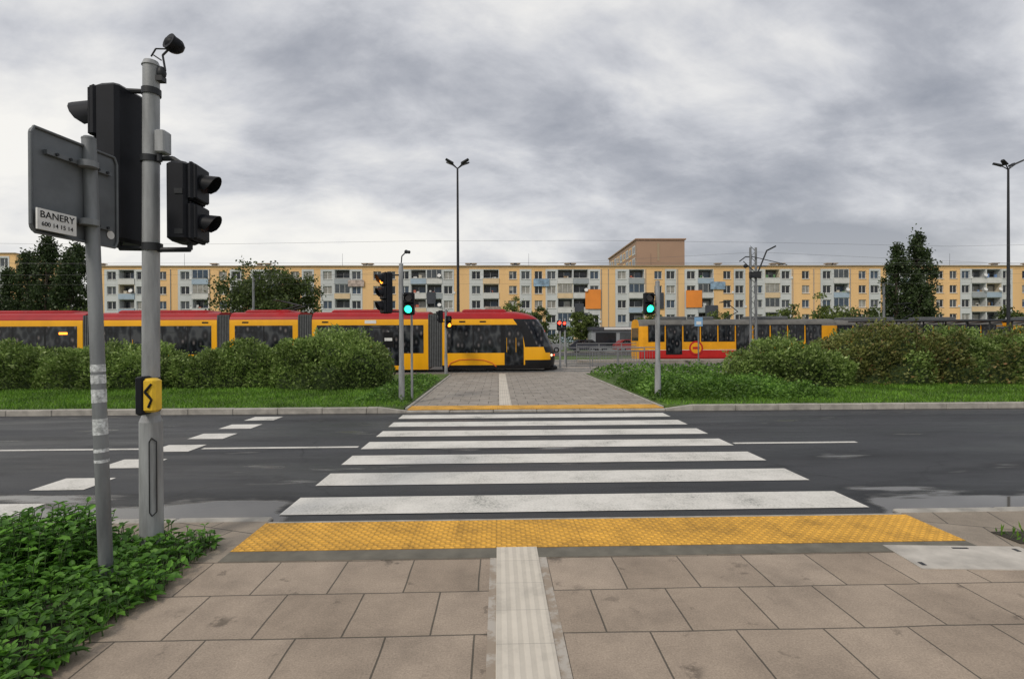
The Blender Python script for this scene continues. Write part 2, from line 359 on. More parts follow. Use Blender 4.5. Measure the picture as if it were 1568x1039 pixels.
kerbrun(-60,-2.75,11.75,11.9,.13); kerbrun(4.5,60,11.75,11.9,.13)
kerbrun(-2.12,3.86,11.75,11.87,.045)
for xa,xb,ha,hb in ((-2.75,-2.12,.13,.045),(3.86,4.5,.045,.13)):
    kb.add([(xa,11.75,-.02),(xb,11.75,-.02),(xb,11.9,-.02),(xa,11.9,-.02),(xa,11.75,ha),(xb,11.75,hb),(xb,11.9,hb),(xa,11.9,ha)],[(4,5,6,7),(0,1,5,4),(1,2,6,5),(2,3,7,6),(3,0,4,7)],concrete)
kerbrun(-14,-2.12,4.78,4.9,.03); kerbrun(3.82,14,4.78,4.9,.03)
for xs in (-2.14,3.86):
    y=12.0
    while y<23: kb.rbox(xs-.04,xs+.04,y,y+.99,-.02,.085,concrete,.01); y+=1
kb.obj('kerb',False)
g=MB(); g.box(-90,-2.19,11.9,23,-.05,.10,grassg); g.box(3.91,90,11.9,23,-.05,.10,grassg); g.obj('median_grass_ground',False)
g=MB(); g.box(-2.1,3.82,11.87,23.2,-.02,.05,slab2); g.obj('path',False)
g=MB(); g.box(-2.2,9,23.2,39,-.02,.02,slab2); g.box(-90,-2.2,23,34,-.02,.03,ballast); g.box(9,90,23,41,-.02,.03,ballast)
g.obj('tram_track_bed',False)
g=MB()
for y in (25.35,26.85,30.0,31.5,35.5,37.0): g.box(-90,90,y,y+.07,.02,.06,steel)
g.obj('tram_rails',False)
sheet('far_road',-200,200,48,57,.0,asph2)
sheet('far_pavement',-200,200,57.2,62,.004,slab2)
g=MB(); g.box(5.2,60,31.9,34.0,-.02,.25,slab2); g.obj('tram_platform',False)
# ---------------------------------------------------------------- traffic heads
green=E('signal_green',(.02,1,.45),5); red=E('signal_red',(1,.04,.02),6); amber=E('signal_amber',(1,.28,.02),4)
lensoff=M('signal_lens_off',(.03,.02,.02),.15,.3,4)
def head(mb,x,y,z,rz,n,lit=None,w_=.34,d=.2,h=.34,vis=.24,rl=.38):
    old=mb.M; mb.M=TR(x,y,z,rz)
    mb.rbox(-w_/2,w_/2,-d*.28,d/2,0,n*h,black,.025)
    for i in range(n):
        mb.rbox(-w_/2+.006,w_/2-.006,-d/2,-d*.25,i*h+.004,(i+1)*h-.004,black,.018)
        mb.rbox(-w_/2+.02,w_/2-.02,-d/2-.022,-d/2+.01,i*h+.018,(i+1)*h-.018,black,.01)
        cz=(i+.5)*h; rr=min(w_,h)*rl
        m=lit[1] if lit and lit[0]==i else lensoff
        mb.cyl((0,-d/2-.02,cz),(0,-d/2-.034,cz),rr*.92,rr*.85,m,20)
        mb.visor(0,-d/2-.02,cz,rr,vis,black)
        mb.box(-w_/2-.006,-w_/2+.01,-.03,.03,i*h+.05,i*h+.09,dark)
    mb.M=old
s=MB(); px,py=-2.76,4.15
s.cyl((px,py,0),(px,py,1.05),.082,.08,polegrey,28); s.cyl((px,py,1.05),(px,py,1.1),.08,.062,polegrey,28)
s.cyl((px,py,1.1),(px+.02,py,3.86),.062,.058,polegrey,28); s.cyl((px+.02,py,3.86),(px+.02,py,3.90),.066,.05,polegrey,28)
s.cyl((px,py,0),(px,py,.06),.12,.1,polegrey,24)
s.path([(px+.035,py-.076,.35),(px+.035,py-.076,.9),(px+.05,py-.07,.93),(px+.075,py-.05,.9),(px+.075,py-.05,.35),(px+.05,py-.07,.32),(px+.035,py-.076,.35)],.004,dark)
head(s,-3.0,4.16,2.46,-97,3,None,.31,.25,.403,.22,.42)
head(s,-2.46,4.14,2.46,94,2,None,.25,.20,.31,.13,.30)
for z in (3.66,2.42): s.path([(px,py,z),(-2.98,4.13,z),(-2.98,4.13,z+(.06 if z<3 else -.0))],.02,dark)
s.cyl((px+.02,py,2.40),(px+.02,py,2.46),.072,.072,dark,20); s.cyl((px+.02,py,3.63),(px+.02,py,3.68),.068,.068,dark,20)
s.path([(px,py,2.41),(-2.44,4.14,2.41),(-2.44,4.14,2.47)],.02,dark); s.path([(px,py,3.13),(-2.57,4.14,3.13),(-2.46,4.14,3.06)],.02,dark)
s.cyl((px+.01,py,3.10),(px+.01,py,3.15),.07,.07,dark,20)
s.rbox(-2.68,-2.60,4.08,4.18,3.16,3.34,polegrey,.01); s.cyl((-2.66,4.12,3.10),(-2.66,4.12,3.17),.02,.02,dark)
s.path([(px+.08,py,3.78),(px+.13,py,3.83),(px+.11,py,3.95),(px+.17,py,4.01)],.008,dark); s.path([(px+.02,py,3.94),(px+.07,py-.02,3.99),(px+.17,py,4.0)],.006,dark); s.path([(px+.1,py,3.91),(px+.04,py,3.95)],.005,dark)
s.ball((px+.20,py,4.03),.072,black,1.05,1,.85); s.cyl((px+.20,py-.02,4.03),(px+.185,py-.05,4.04),.06,.066,black)
s.ball((px+.10,py,3.81),.035,dark,1,1,1.5); s.box(px+.05,px+.12,py-.03,py+.03,3.74,3.78,dark)
s.cyl((px,py,1.13),(px,py,1.40),.0665,.0665,dark,24)
s.rbox(px+.0,px+.13,py-.155,py-.05,1.14,1.40,yellowbox,.018)
s.rbox(px-.014,px+.05,py-.165,py-.045,1.12,1.415,black,.012)
s.path([(px+.11,py-.158,1.36),(px+.065,py-.168,1.30),(px+.11,py-.158,1.24),(px+.085,py-.158,1.18)],.009,black)
s.obj('pedestrian_signal_pole')
s=MB(); s.cyl((-2.70,3.6,0),(-2.80,3.6,3.08),.042,.042,galv,22); s.cyl((-2.80,3.6,3.07),(-2.80,3.6,3.09),.044,.03,galv,22)
stick=M('sticker_white',(.50,.52,.53),.6,.6,45)
for z0,z1 in ((1.48,1.53),(1.40,1.46),(1.27,1.36),(1.05,1.16),(.93,.955),(.86,.88)):
    s.M=TR(-2.70-.10*z0/3.08,3.6,0,0); s.cyl((0,0,z0),(-.10*(z1-z0)/3.08,0,z1),.0432,.0432,stick,22,False); s.M=Matrix.Identity(4)
sg=s.obj('traffic_sign')
PLM=TR(-2.82,3.52,2.69,82)
p=MB(); p.M=PLM
def rplate(mb,w_,h,r,y0,y1,mat):
    pts=[]
    for cx,cz,a0 in ((w_/2-r,-h/2+r,-90),(w_/2-r,h/2-r,0),(-w_/2+r,h/2-r,90),(-w_/2+r,-h/2+r,180)):
        for i in range(5):
            a=R(a0+i*22.5); pts.append((cx+r*math.cos(a),cz+r*math.sin(a)))
    n=len(pts); v=[(x,y0,z) for x,z in pts]+[(x,y1,z) for x,z in pts]
    f=[tuple(range(n)),tuple(reversed(range(n,2*n)))]+[(i,i+n,(i+1)%n+n,(i+1)%n) for i in range(n)]
    mb.add(v,f,mat)
rplate(p,.60,.66,.05,0,.012,signback)
rim=[(-.30,-.008,-.28),(-.30,-.008,.28),(-.28,-.008,.325),(.28,-.008,.325),(.30,-.008,.28),(.30,-.008,-.28),(.28,-.008,-.325),(-.28,-.008,-.325),(-.30,-.008,-.28)]
p.path(rim,.009,signback)
for z in (.19,-.20):
    p.box(-.22,.24,-.03,-.004,z-.014,z+.014,signback)
    p.cyl((.03,-.06,z-.02),(.03,-.06,z+.02),.055,.055,galv,16)
    for x in (-.16,-.07,.13,.2): p.cyl((x,-.04,z),(x,-.03,z),.010,.010,dark,8)
p.cyl((.25,-.003,-.24),(.25,-.006,-.24),.03,.03,white,14)
p.box(-.30,-.05,-.05,-.038,-.31,-.18,white)
pl=p.obj('sign_plate',True,sg)
def text(txt,size,M_,mat,name,parent):
    cu=bpy.data.curves.new(name,'FONT'); cu.body=txt; cu.size=size; cu.extrude=.0008; cu.align_x='CENTER'; cu.materials.append(mat)
    o=bpy.data.objects.new(name,cu); S.collection.objects.link(o); o.parent=parent; o.matrix_world=M_; return o
text('BANERY',.060,PLM@Matrix.Translation((-.175,-.052,-.235))@Matrix.Rotation(R(90),4,'X'),black,'plate_text',sg)
text('600 14 15 14',.038,PLM@Matrix.Translation((-.175,-.052,-.285))@Matrix.Rotation(R(90),4,'X'),black,'plate_number',sg)
def sigpole(name,x,y,zt,r,parts,base=.1):
    s=MB(); s.cyl((x,y,base-.05),(x,y,base+.9),r*1.25,r*1.2,polegrey,16); s.cyl((x,y,base+.9),(x,y,zt),r,r*.9,polegrey,16); s.cyl((x,y,zt),(x,y,zt+.03),r,r*.4,polegrey,16)
    for (dx,z,rz,n,lit,kw) in parts:
        head(s,x+dx,y-.02,z,rz,n,lit,**kw)
        for zz in (z+.05,z+n*kw.get('h',.34)-.06): s.path([(x,y,zz),(x+dx,y,zz)],.02,dark)
    return s.obj(name)
ph=dict(w_=.26,d=.18,h=.28,vis=.12)
sigpole('pedestrian_signal_pole',-2.42,12.9,3.55,.06,[(-.36,2.32,-58,3,(2,amber),dict(w_=.36,d=.2,h=.34,vis=.16)),(.2,2.28,0,2,(0,green),ph)])
s=MB(); s.cyl((-2.23,13.3,.05),(-2.23,13.3,2.3),.03,.03,polegrey); s.obj('guard_post')
s=MB(); s.path([(-2.42,12.9,3.5),(-2.40,12.9,3.75),(-2.30,12.9,3.85)],.015,dark); s.ball((-2.29,12.9,3.86),.05,dark); s.cyl((-2.29,12.9,3.86),(-2.2,12.85,3.84),.035,.04,dark); s.obj('traffic_sensor')
sigpole('pedestrian_signal_pole',4.16,13.3,3.15,.065,[(-.24,2.3,0,2,(0,green),ph)])
sigpole('pedestrian_signal_pole',-2.38,23.4,3.0,.06,[(.12,2.15,25,2,(0,amber),ph),(-.22,2.4,-90,2,None,ph)],base=.05)
sigpole('pedestrian_signal_pole',3.45,28.6,2.7,.05,[(-.05,2.1,0,2,(1,red),ph)],base=.02)
sigpole('pedestrian_signal_pole',4.3,33.0,2.9,.05,[(-.05,2.2,0,2,(1,red),ph)],base=.02)
def lamp(x,y,h):
    s=MB(); s.cyl((x,y,0),(x,y,1.2),.13,.12,dark); s.cyl((x,y,1.2),(x,y,h-.3),.10,.055,dark)
    for a in (-25,25,155,205):
        s.M=TR(x,y,h-.35,a)
        s.path([(0,0,0),(.22,0,.18),(.35,0,.28)],.03,dark)
        s.add([(.28,-.13,.22),(.72,-.11,.42),(.72,.11,.42),(.28,.13,.22),(.28,-.1,.32),(.70,-.06,.50),(.70,.06,.50),(.28,.1,.32)],[(0,3,2,1),(4,5,6,7),(0,1,5,4),(1,2,6,5),(2,3,7,6),(3,0,4,7)],dark)
    s.M=Matrix.Identity(4); return s.obj('street_lamp')
lamp(-2.33,30,11.9); lamp(30.6,30,12.0)
s=MB(); x,y=16.6,33
for dx in (-.18,.18): s.cyl((x+dx,y,0),(x+dx,y,7.5),.09,.07,galv)
for z in np.arange(.6,7.0,.7): s.path([(x-.18,y,z),(x+.18,y,z+.35),(x-.18,y,z+.7)],.02,galv,6)
s.path([(x-.6,y,6.3),(x+.9,y,6.3)],.04,galv); s.path([(x+.2,y,5.6),(x+.9,y,7.3),(x+1.5,y,7.6)],.05,dark); s.path([(x-.9,y,6.6),(x-.5,y,6.9),(x,y,6.9)],.035,dark)
s.ball((x-.5,y,6.3),.14,dark); s.rbox(x-.35,x+.35,y-.3,y-.12,5.5,5.9,dark,.02); s.path([(x,y,6.0),(x-1.6,y-2,6.3)],.025,dark); s.path([(x,y,6.9),(x+1.1,y-2,6.1)],.025,dark)
s.obj('catenary_pole')
def cpole(x,y,h,arm):
    s=MB(); s.cyl((x,y,0),(x,y,h),.11,.08,galv); s.path([(x,y,h-.3),(x+arm*.6,y-1,h-.05),(x+arm,y-2.5,h-.4)],.03,dark); s.path([(x,y,h-1.0),(x+arm,y-2.5,h-.45)],.02,dark); s.obj('catenary_pole')
cpole(-18.8,40,6.4,1.6); cpole(31.4,41,6.0,-1.2); cpole(47,42,6.5,-1.2)
wirem=M('wire_grey',(.12,.12,.125),.5,.1,2)
s=MB()
for y,z in ((26.1,5.5),(26.1,6.35),(30.8,5.5),(36.2,5.5),(36.2,6.7)):
    nseg=14; prev=None
    for i in range(nseg+1):
        x=-60+130*i/nseg; zz=z+(0.3*abs(math.sin(i*.7)) if z>6 else 0)
        if prev: s.cyl(prev,(x,y,zz),.006,.006,wirem,4,False)
        prev=(x,y,zz)
s.cyl((-20,40,6.2),(17,33,7.2),.008,.008,wirem,4,False); s.cyl((17,33,7.2),(60,38,6.2),.008,.008,wirem,4,False)
s.obj('overhead_wires')
# ---------------------------------------------------------------- modern tram
ty=M('tram_yellow',(.88,.42,.008),.3,.1,1.2,spec=.35,streak=True); tr_=M('tram_red',(.34,.012,.016),.4,.15,1,spec=.25)
tblk=M('tram_black',(.010,.010,.012),.35,.2,4,spec=.3); bell=M('bellows_grey',(.10,.105,.11),.8,.2,6)
tor=M('tram_orange',(.62,.13,.015),.4,.05,2); twh=M('tram_white',(.75,.75,.74),.4,.05,2)
tramE=empty('tram')
W2=1.2; YC=25.0+W2
ZL=[.18,.38,.62,.97,1.25,1.8,2.34,2.62,2.78,2.92,3.0,3.03]
WZ=[1.16,1.19,1.2,1.2,1.2,1.2,1.2,1.19,1.13,.98,.75,.0]
XF=[2.70,2.84,2.87,2.84,2.74,2.50,2.22,2.02,1.80,1.45,1.0,.6]
def section(name,xa,xb,spans,nose=0):
    kinds=[k for _,_,k in spans]
    mb=MB(); L=len(ZL)
    xl=[spans[0][0]]+[s_[1] for s_ in spans]
    def side_outline(i):
        w_=WZ[i]
        if nose==0: return [(x,-w_) for x in xl]+[(x,w_) for x in reversed(xl)]
        front=xb+XF[i]-2.87; noseL=1.3
        pts=[(min(x,front-noseL+.0001*j),-w_) for j,x in enumerate(xl)]
        for j in range(1,12):
            a=-math.pi/2+math.pi*j/12
            cx=math.copysign(abs(math.cos(a))**.75,math.cos(a)); sy=math.copysign(abs(math.sin(a))**.7,math.sin(a))
            pts.append((front-noseL+noseL*cx,w_*sy))
        pts+=[(min(x,front-noseL+.0001*j),w_) for j,x in reversed(list(enumerate(xl)))]
        return pts
    rings=[side_outline(i) for i in range(L)]
    n=len(rings[0])
    for i in range(L-1):
        for j in range(n):
            k=(j+1)%n
            a,b_=rings[i][j],rings[i][k]; c_,d_=rings[i+1][k],rings[i+1][j]
            zmid=(ZL[i]+ZL[i+1])/2
            mat=ty
            if zmid>2.62: mat=tr_
            if zmid<.38: mat=tblk if nose else ty
            ns=len(xl)-1
            kind=None
            if j<ns: kind=kinds[j]
            elif nose and ns<=j<ns+12: kind='nose%d'%(j-ns)
            elif j>=n-1-ns and j<n-1: kind=kinds[n-2-j]
            if kind:
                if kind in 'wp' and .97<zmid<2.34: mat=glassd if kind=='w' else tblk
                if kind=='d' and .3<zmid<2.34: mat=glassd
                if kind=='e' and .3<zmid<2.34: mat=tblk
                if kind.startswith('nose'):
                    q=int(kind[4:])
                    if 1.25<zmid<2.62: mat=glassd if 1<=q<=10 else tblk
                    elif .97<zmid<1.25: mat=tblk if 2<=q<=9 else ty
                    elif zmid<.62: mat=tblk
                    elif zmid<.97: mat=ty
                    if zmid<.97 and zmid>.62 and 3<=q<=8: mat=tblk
            mb.add([(a[0],YC+a[1],ZL[i]),(b_[0],YC+b_[1],ZL[i]),(c_[0],YC+c_[1],ZL[i+1]),(d_[0],YC+d_[1],ZL[i+1])],[(0,1,2,3)],mat)
    mb.add([(x,YC+y,ZL[0]) for x,y in rings[0]],[tuple(range(n))],tblk)
    o=mb.obj(name,True,tramE)
    bm=bmesh.new(); bm.from_mesh(o.data); bmesh.ops.remove_doubles(bm,verts=bm.verts,dist=.0005); bmesh.ops.recalc_face_normals(bm,faces=bm.faces); bm.to_mesh(o.data); bm.free()
    o.data.polygons.foreach_set('use_smooth',[True]*len(o.data.polygons)); o.data.set_sharp_from_angle(angle=R(30))
    return o
section('front_car',-2.72,2.87,[(-2.72,-2.5,'y'),(-2.5,-1.25,'w'),(-1.25,-1.19,'p'),(-1.19,.12,'w'),(.12,.3,'p'),(.3,.34,'e'),(.34,.75,'d'),(.75,.79,'e'),(.79,1.2,'d'),(1.2,1.24,'e'),(1.24,1.3,'y')],1)
section('middle_car',-8.98,-3.4,[(-8.98,-8.75,'y'),(-8.75,-7.6,'w'),(-7.6,-7.54,'p'),(-7.54,-6.3,'w'),(-6.3,-6.24,'e'),(-6.24,-5.55,'d'),(-5.55,-5.5,'e'),(-5.5,-4.85,'d'),(-4.85,-4.8,'e'),(-4.8,-3.62,'w'),(-3.62,-3.4,'y')])
section('bogie_car',-12.9,-9.65,[(-12.9,-12.65,'y'),(-12.65,-11.3,'w'),(-11.3,-11.24,'p'),(-11.24,-9.9,'w'),(-9.9,-9.65,'y')])
section('door_car',-19.1,-13.5,[(-19.1,-18.9,'y'),(-18.9,-17.6,'w'),(-17.6,-17.54,'e'),(-17.54,-16.85,'d'),(-16.85,-16.8,'e'),(-16.8,-16.1,'d'),(-16.1,-16.04,'e'),(-16.04,-14.9,'w'),(-14.9,-14.84,'p'),(-14.84,-13.75,'w'),(-13.75,-13.5,'y')])
section('rear_car',-27,-19.8,[(-27,-26,'y'),(-26,-24.5,'w'),(-24.5,-24.4,'e'),(-24.4,-23.1,'d'),(-23.1,-23.0,'e'),(-23,-21.6,'w'),(-21.6,-21.5,'p'),(-21.5,-20.05,'w'),(-20.05,-19.8,'y')])
b=MB()
for xa,xb in ((-3.4,-2.72),(-9.65,-8.98),(-13.5,-12.9),(-19.8,-19.1)):
    k=8
    for i in range(k):
        x0=xa+(xb-xa)*i/k; x1=xa+(xb-xa)*(i+1)/k
        b.box(x0,x0+(x1-x0)*.6,YC-1.17,YC+1.17,.3,2.86,bell); b.box(x0+(x1-x0)*.6,x1,YC-1.13,YC+1.13,.32,2.82,tblk)
b.obj('bellows',False,tramE)
b=MB()
for xc in (-25,-11.3,-1.2,-6.2,-16.5):
    for dx in (-.8,.8):
        for yy in (YC-.85,YC+.85): b.cyl((xc+dx,yy-.06,.33),(xc+dx,yy+.06,.33),.28,.28,dark,18)
    b.box(xc-1.1,xc+1.1,YC-.7,YC+.7,.15,.4,dark)
b.obj('bogies',True,tramE)
b=MB()
for xa,xb in ((-1.8,.4),(-8.2,-4.2),(-12.4,-10.2),(-18.5,-14.2),(-26,-20.6)): b.rbox(xa,xb,YC-.75,YC+.75,2.9,3.12,tr_,.08)
b.path([(-10.8,YC-.4,3.1),(-9.9,YC-.4,3.35),(-10.9,YC-.4,3.6)],.025,dark); b.path([(-10.8,YC+.4,3.1),(-9.9,YC+.4,3.35),(-10.9,YC+.4,3.6)],.025,dark); b.box(-11.0,-10.8,YC-.8,YC+.8,3.58,3.62,dark)
b.obj('roof_equipment',True,tramE)
b=MB(); yF=YC-W2-.006
b.add([(x,yF,z) for x,z in ((-6.45,2.42),(-5.9,2.42),(-5.9,2.58),(-6.45,2.58))],[(0,1,2,3)],twh)
b.add([(x,yF,z) for x,z in ((-20.9,1.95),(-20.5,1.95),(-20.5,2.05),(-20.9,2.05))],[(0,1,2,3)],amber)
for x in (-12.3,-14.2,-8.5,-1.9,-.9): b.add([(x,yF,2.46),(x+.3,yF,2.46),(x+.3,yF,2.53),(x,yF,2.53)],[(0,1,2,3)],tblk)
b.path([(-2.45,yF,.30),(-2.3,yF,.5),(-1.9,yF,.64),(-1.3,yF,.66),(-.7,yF,.62),(-.3,yF,.48),(-.1,yF,.3)],.024,tor,6)
b.box(-2.7,1.3,yF-.002,yF+.004,.34,.37,tblk)
for xa in (-12.65,-8.75,-4.8,-15.9,-18.8,-2.45,-1.1): 
    b.box(xa+.05,xa+1.0,yF-.001,yF+.004,2.02,2.035,tblk)
for x0,x1 in ((.36,.73),(.81,1.18),(-6.2,-5.58),(-5.48,-4.88),(-17.5,-16.88),(-16.78,-16.12)):
    b.path([(x0+.05,yF-.012,1.0),(x0+.05,yF-.012,1.7)],.012,ty,6)
    for zz in (.5,2.2): b.box(x0,x1,yF-.002,yF+.004,zz,zz+.03,tblk)
b.path([(1.9,yF-.02,2.3),(2.1,yF-.16,2.2),(2.1,yF-.16,1.9)],.025,tblk); b.rbox(2.06,2.18,yF-.22,yF-.12,1.75,2.1,tblk,.02)
b.ball((2.62,YC-.86,.84),.10,E('headlight_warm',(1,.8,.55),1.2),.7,.9,.7); b.ball((2.62,YC+.86,.84),.10,white,.7,.9,.7)
b.ball((2.78,YC-.6,.84),.06,E('headlight_red',(1,.1,.03),2),.7,.9,.7)
b.rbox(2.3,2.95,YC-.6,YC+.6,.1,.3,tblk,.05)
b.obj('trim',True,tramE)
# ---------------------------------------------------------------- older tram
cream_r=M('old_roof_grey',(.13,.125,.115),.7,.25,2); ored=M('old_tram_red',(.50,.02,.018),.5,.12,1.5,spec=.3); oyel=M('old_tram_yellow',(.80,.36,.012),.5,.12,1.5,spec=.3)
def oldtram(x0,x1,y):
    s=MB(); yc=y+1.2
    prof=[(-1.15,.20),(-1.2,.30),(-1.2,.82),(-1.2,1.43),(-1.17,2.46),(-1.12,2.66),(-.95,2.84),(-.5,2.94),(.5,2.94),(.95,2.84),(1.12,2.66),(1.17,2.46),(1.2,1.43),(1.2,.82),(1.2,.30),(1.15,.20)]
    mats=[ored,ored,oyel,oyel,cream_r,cream_r,cream_r,cream_r,cream_r,cream_r,cream_r,oyel,oyel,ored,tblk]
    st=[(x0,.86),(x0+.25,.95),(x0+.9,1.0),(x1-.9,1.0),(x1-.25,.95),(x1,.86)]
    n=len(prof)
    for (xa,ka),(xb,kb_) in zip(st[:-1],st[1:]):
        for i in range(n-1):
            p,q=prof[i],prof[i+1]
            s.add([(xa,yc+p[0]*ka,p[1]),(xb,yc+p[0]*kb_,p[1]),(xb,yc+q[0]*kb_,q[1]),(xa,yc+q[0]*ka,q[1])],[(0,1,2,3)],mats[i])
    for x,k in ((x0,.86),(x1,.86)): 
        s.add([(x,yc+p[0]*k,p[1]) for p in prof],[tuple(range(n))],oyel)
        s.box(x-.01 if x==x0 else x-.02,x+.02 if x==x0 else x+.01,yc-.85,yc+.85,1.45,2.35,glassd)
    x=x0+.6; i=0
    while x<x1-1.2:
        door=(i in (1,5,9)); w_=1.12
        s.box(x,x+w_,y-.012,y+.05,.5 if door else 1.38,2.55,tblk)
        s.box(x+.06,x+w_/2-.02,y-.02,y+.05,.6 if door else 1.43,2.48,glassd); s.box(x+w_/2+.02,x+w_-.06,y-.02,y+.05,.6 if door else 1.43,2.48,glassd)
        x+=1.22; i+=1
    s.box(x0+.6,x1-.6,y-.01,y+.1,.80,.83,white)
    for xc in (x0+3,x1-3):
        for dx in (-.9,.9): s.cyl((xc+dx,yc-.8,.36),(xc+dx,yc-.7,.36),.3,.3,dark,16)
    for a_,b2 in ((x0+1.5,x0+3.5),(x0+4,x0+5.4),(x1-6,x1-3.2)): s.rbox(a_,b2,yc-.6,yc+.6,2.9,3.14,bell,.05)
    s.path([(x0+6.4,yc,2.95),(x0+7.4,yc,3.5),(x0+6.5,yc,4.2)],.03,dark); s.box(x0+6.4,x0+6.6,yc-.8,yc+.8,4.18,4.24,dark)
    cx,cz=x0+3.9,.95
    s.cyl((cx,y-.035,cz),(cx,y-.04,cz),.48,.48,ored,24); s.cyl((cx,y-.038,cz),(cx,y-.046,cz),.37,.37,oyel,24); s.box(cx-.24,cx+.24,y-.052,y-.03,cz-.08,cz+.08,ored)
    return s.obj('old_tram')
oldtram(9.7,23.6,35.0); oldtram(24.6,38.0,37.5); oldtram(38.7,52.0,37.5)
def railing(x0,x1,y,z0=.02,h=1.1):
    s=MB(); x=x0
    for z in (h,h-.18,.2): s.path([(x0,y,z0+z),(x1,y,z0+z)],.025,steel,6)
    while x<x1+.01:
        s.cyl((x,y,z0),(x,y,z0+h),.03,.03,steel,8); x+=1.5
    for xx in np.arange(x0,x1,.15): s.cyl((xx,y,z0+.2),(xx,y,z0+h-.18),.009,.009,steel,4,False)
    return s.obj('railing')
railing(3.9,9.0,29.3); railing(5.2,9.2,34.0,.2); railing(5.0,8,27.9)
s=MB(); x0,x1,y=23.6,45.0,31.9
sf=M('shelter_frame',(.05,.055,.06),.5,.2,4)
s.rbox(x0-.4,x1+.4,y-.4,y+1.6,2.62,2.74,sf,.03)
for x in np.arange(x0,x1+.1,1.5): s.cyl((x,y+1.3,.25),(x,y+1.3,2.62),.045,.045,sf,8); s.path([(x,y+1.3,2.5),(x,y-.3,2.6)],.03,sf); s.cyl((x,y-.2,.25),(x,y-.2,2.62),.035,.035,sf,8)
for x in np.arange(x0,x1-1,1.5): s.box(x+.05,x+1.45,y+1.27,y+1.31,1.25,1.29,sf); s.box(x+.05,x+1.45,y+1.27,y+1.31,2.3,2.34,sf)
s.box(x0+1,x1-1,y+.8,y+1.15,.7,.74,sf)
for x in (x0+2.2,x0+9.4,x0+15): s.box(x,x+1.1,y+1.2,y+1.26,.8,2.3,white); s.box(x+.06,x+1.04,y+1.19,y+1.2,.86,2.24,signback)
s.obj('tram_shelter')
def carr(x,y,mat):
    s=MB(); prof=[(0,.3),(0,.85),(.25,1.0),(.7,1.38),(1.1,1.45),(2.5,1.45),(3.2,1.0),(4.05,.88),(4.2,.65),(4.2,.3)]
    n=len(prof); s.add([(x+a,y,z) for a,z in prof]+[(x+a,y+1.7,z) for a,z in prof],[tuple(range(n)),tuple(reversed(range(n,2*n)))]+[(i,i+n,(i+1)%n+n,(i+1)%n) for i in range(n)],mat)
    s.add([(x+.6,y-.01,1.0),(x+3.0,y-.01,1.0),(x+2.45,y-.01,1.38),(x+1.0,y-.01,1.38)],[(0,1,2,3)],glassd); s.box(x+1.7,x+1.78,y-.015,y,.95,1.4,mat)
    for xc in (.85,3.4):
        for yy in (y-.02,y+1.55): s.cyl((x+xc,yy,.31),(x+xc,yy+.18,.31),.31,.31,tblk,18); s.cyl((x+xc,yy-.01,.31),(x+xc,yy,.31),.18,.18,steel,14)
    s.obj('parked_car')
cm=[M('car_silver',(.3,.31,.33),.3,.05,2,metal=.5),M('car_dark',(.03,.035,.05),.25,.1,2),M('car_red',(.3,.03,.03),.3,.1,2),M('car_blue',(.05,.08,.16),.3,.05,2)]
for i,xx in enumerate((3.2,8.2,13.4,19.5,38.5)): carr(xx,58.2,cm[i%4])
s=MB(); s.cyl((12.2,31,.02),(12.2,31,2.9),.04,.04,galv); s.rbox(11.95,12.45,30.94,30.98,2.35,2.9,M('stop_sign_blue',(.2,.38,.6),.4,.1,3),.01); s.box(12.05,12.35,30.925,30.94,2.45,2.65,white); s.obj('tram_stop_sign')
s=MB(); s.cyl((-4.35,20.5,.05),(-4.35,20.5,2.0),.03,.03,galv); s.box(-4.55,-4.15,20.45,20.47,1.35,1.95,tblk); s.box(-4.5,-4.2,20.44,20.45,1.6,1.72,white); s.obj('information_sign')
# ---------------------------------------------------------------- apartment blocks
fy=M('facade_peach',(.82,.53,.25),.85,.08,.3,streak=True); fw=M('facade_pale',(.58,.60,.60),.85,.12,.3,streak=True); fg=M('facade_grey',(.30,.32,.34),.85,.1,.4)
fcream=M('facade_cream',(.70,.62,.48),.85,.08,.4)
par=[M('parapet_white',(.62,.62,.60),.8,.1,1),M('parapet_grey',(.34,.37,.39),.8,.1,1),M('parapet_blue',(.36,.45,.54),.8,.1,1),M('parapet_cream',(.70,.53,.33),.8,.1,1)]
wg=[]
for nm,c_ in (('win_dark',(.02,.024,.03)),('win_mid',(.07,.08,.09)),('win_curtain',(.30,.29,.26)),('win_blue',(.05,.075,.11))):
    wg.append(M(nm,c_,.12,.35,1.2,spec=.35))
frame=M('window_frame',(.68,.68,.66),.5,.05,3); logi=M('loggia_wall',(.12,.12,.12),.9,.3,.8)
clut=[M('clutter_%d'%i,c_,.8,.2,3) for i,c_ in enumerate([(.5,.15,.1),(.15,.25,.45),(.55,.5,.4),(.12,.25,.12),(.6,.6,.58),(.3,.2,.12)])]
orange=M('banner_orange',(.82,.27,.04),.7,.1,.5); mural=M('mural_blue',(.25,.36,.48),.8,.5,1.4); cream_b=M('mural_paint',(.42,.34,.30),.8,.6,1.4); bdark=M('banner_dark',(.05,.055,.07),.7,.2,1)
roofm=M('roof_edge',(.36,.28,.19),.8,.1,.5)
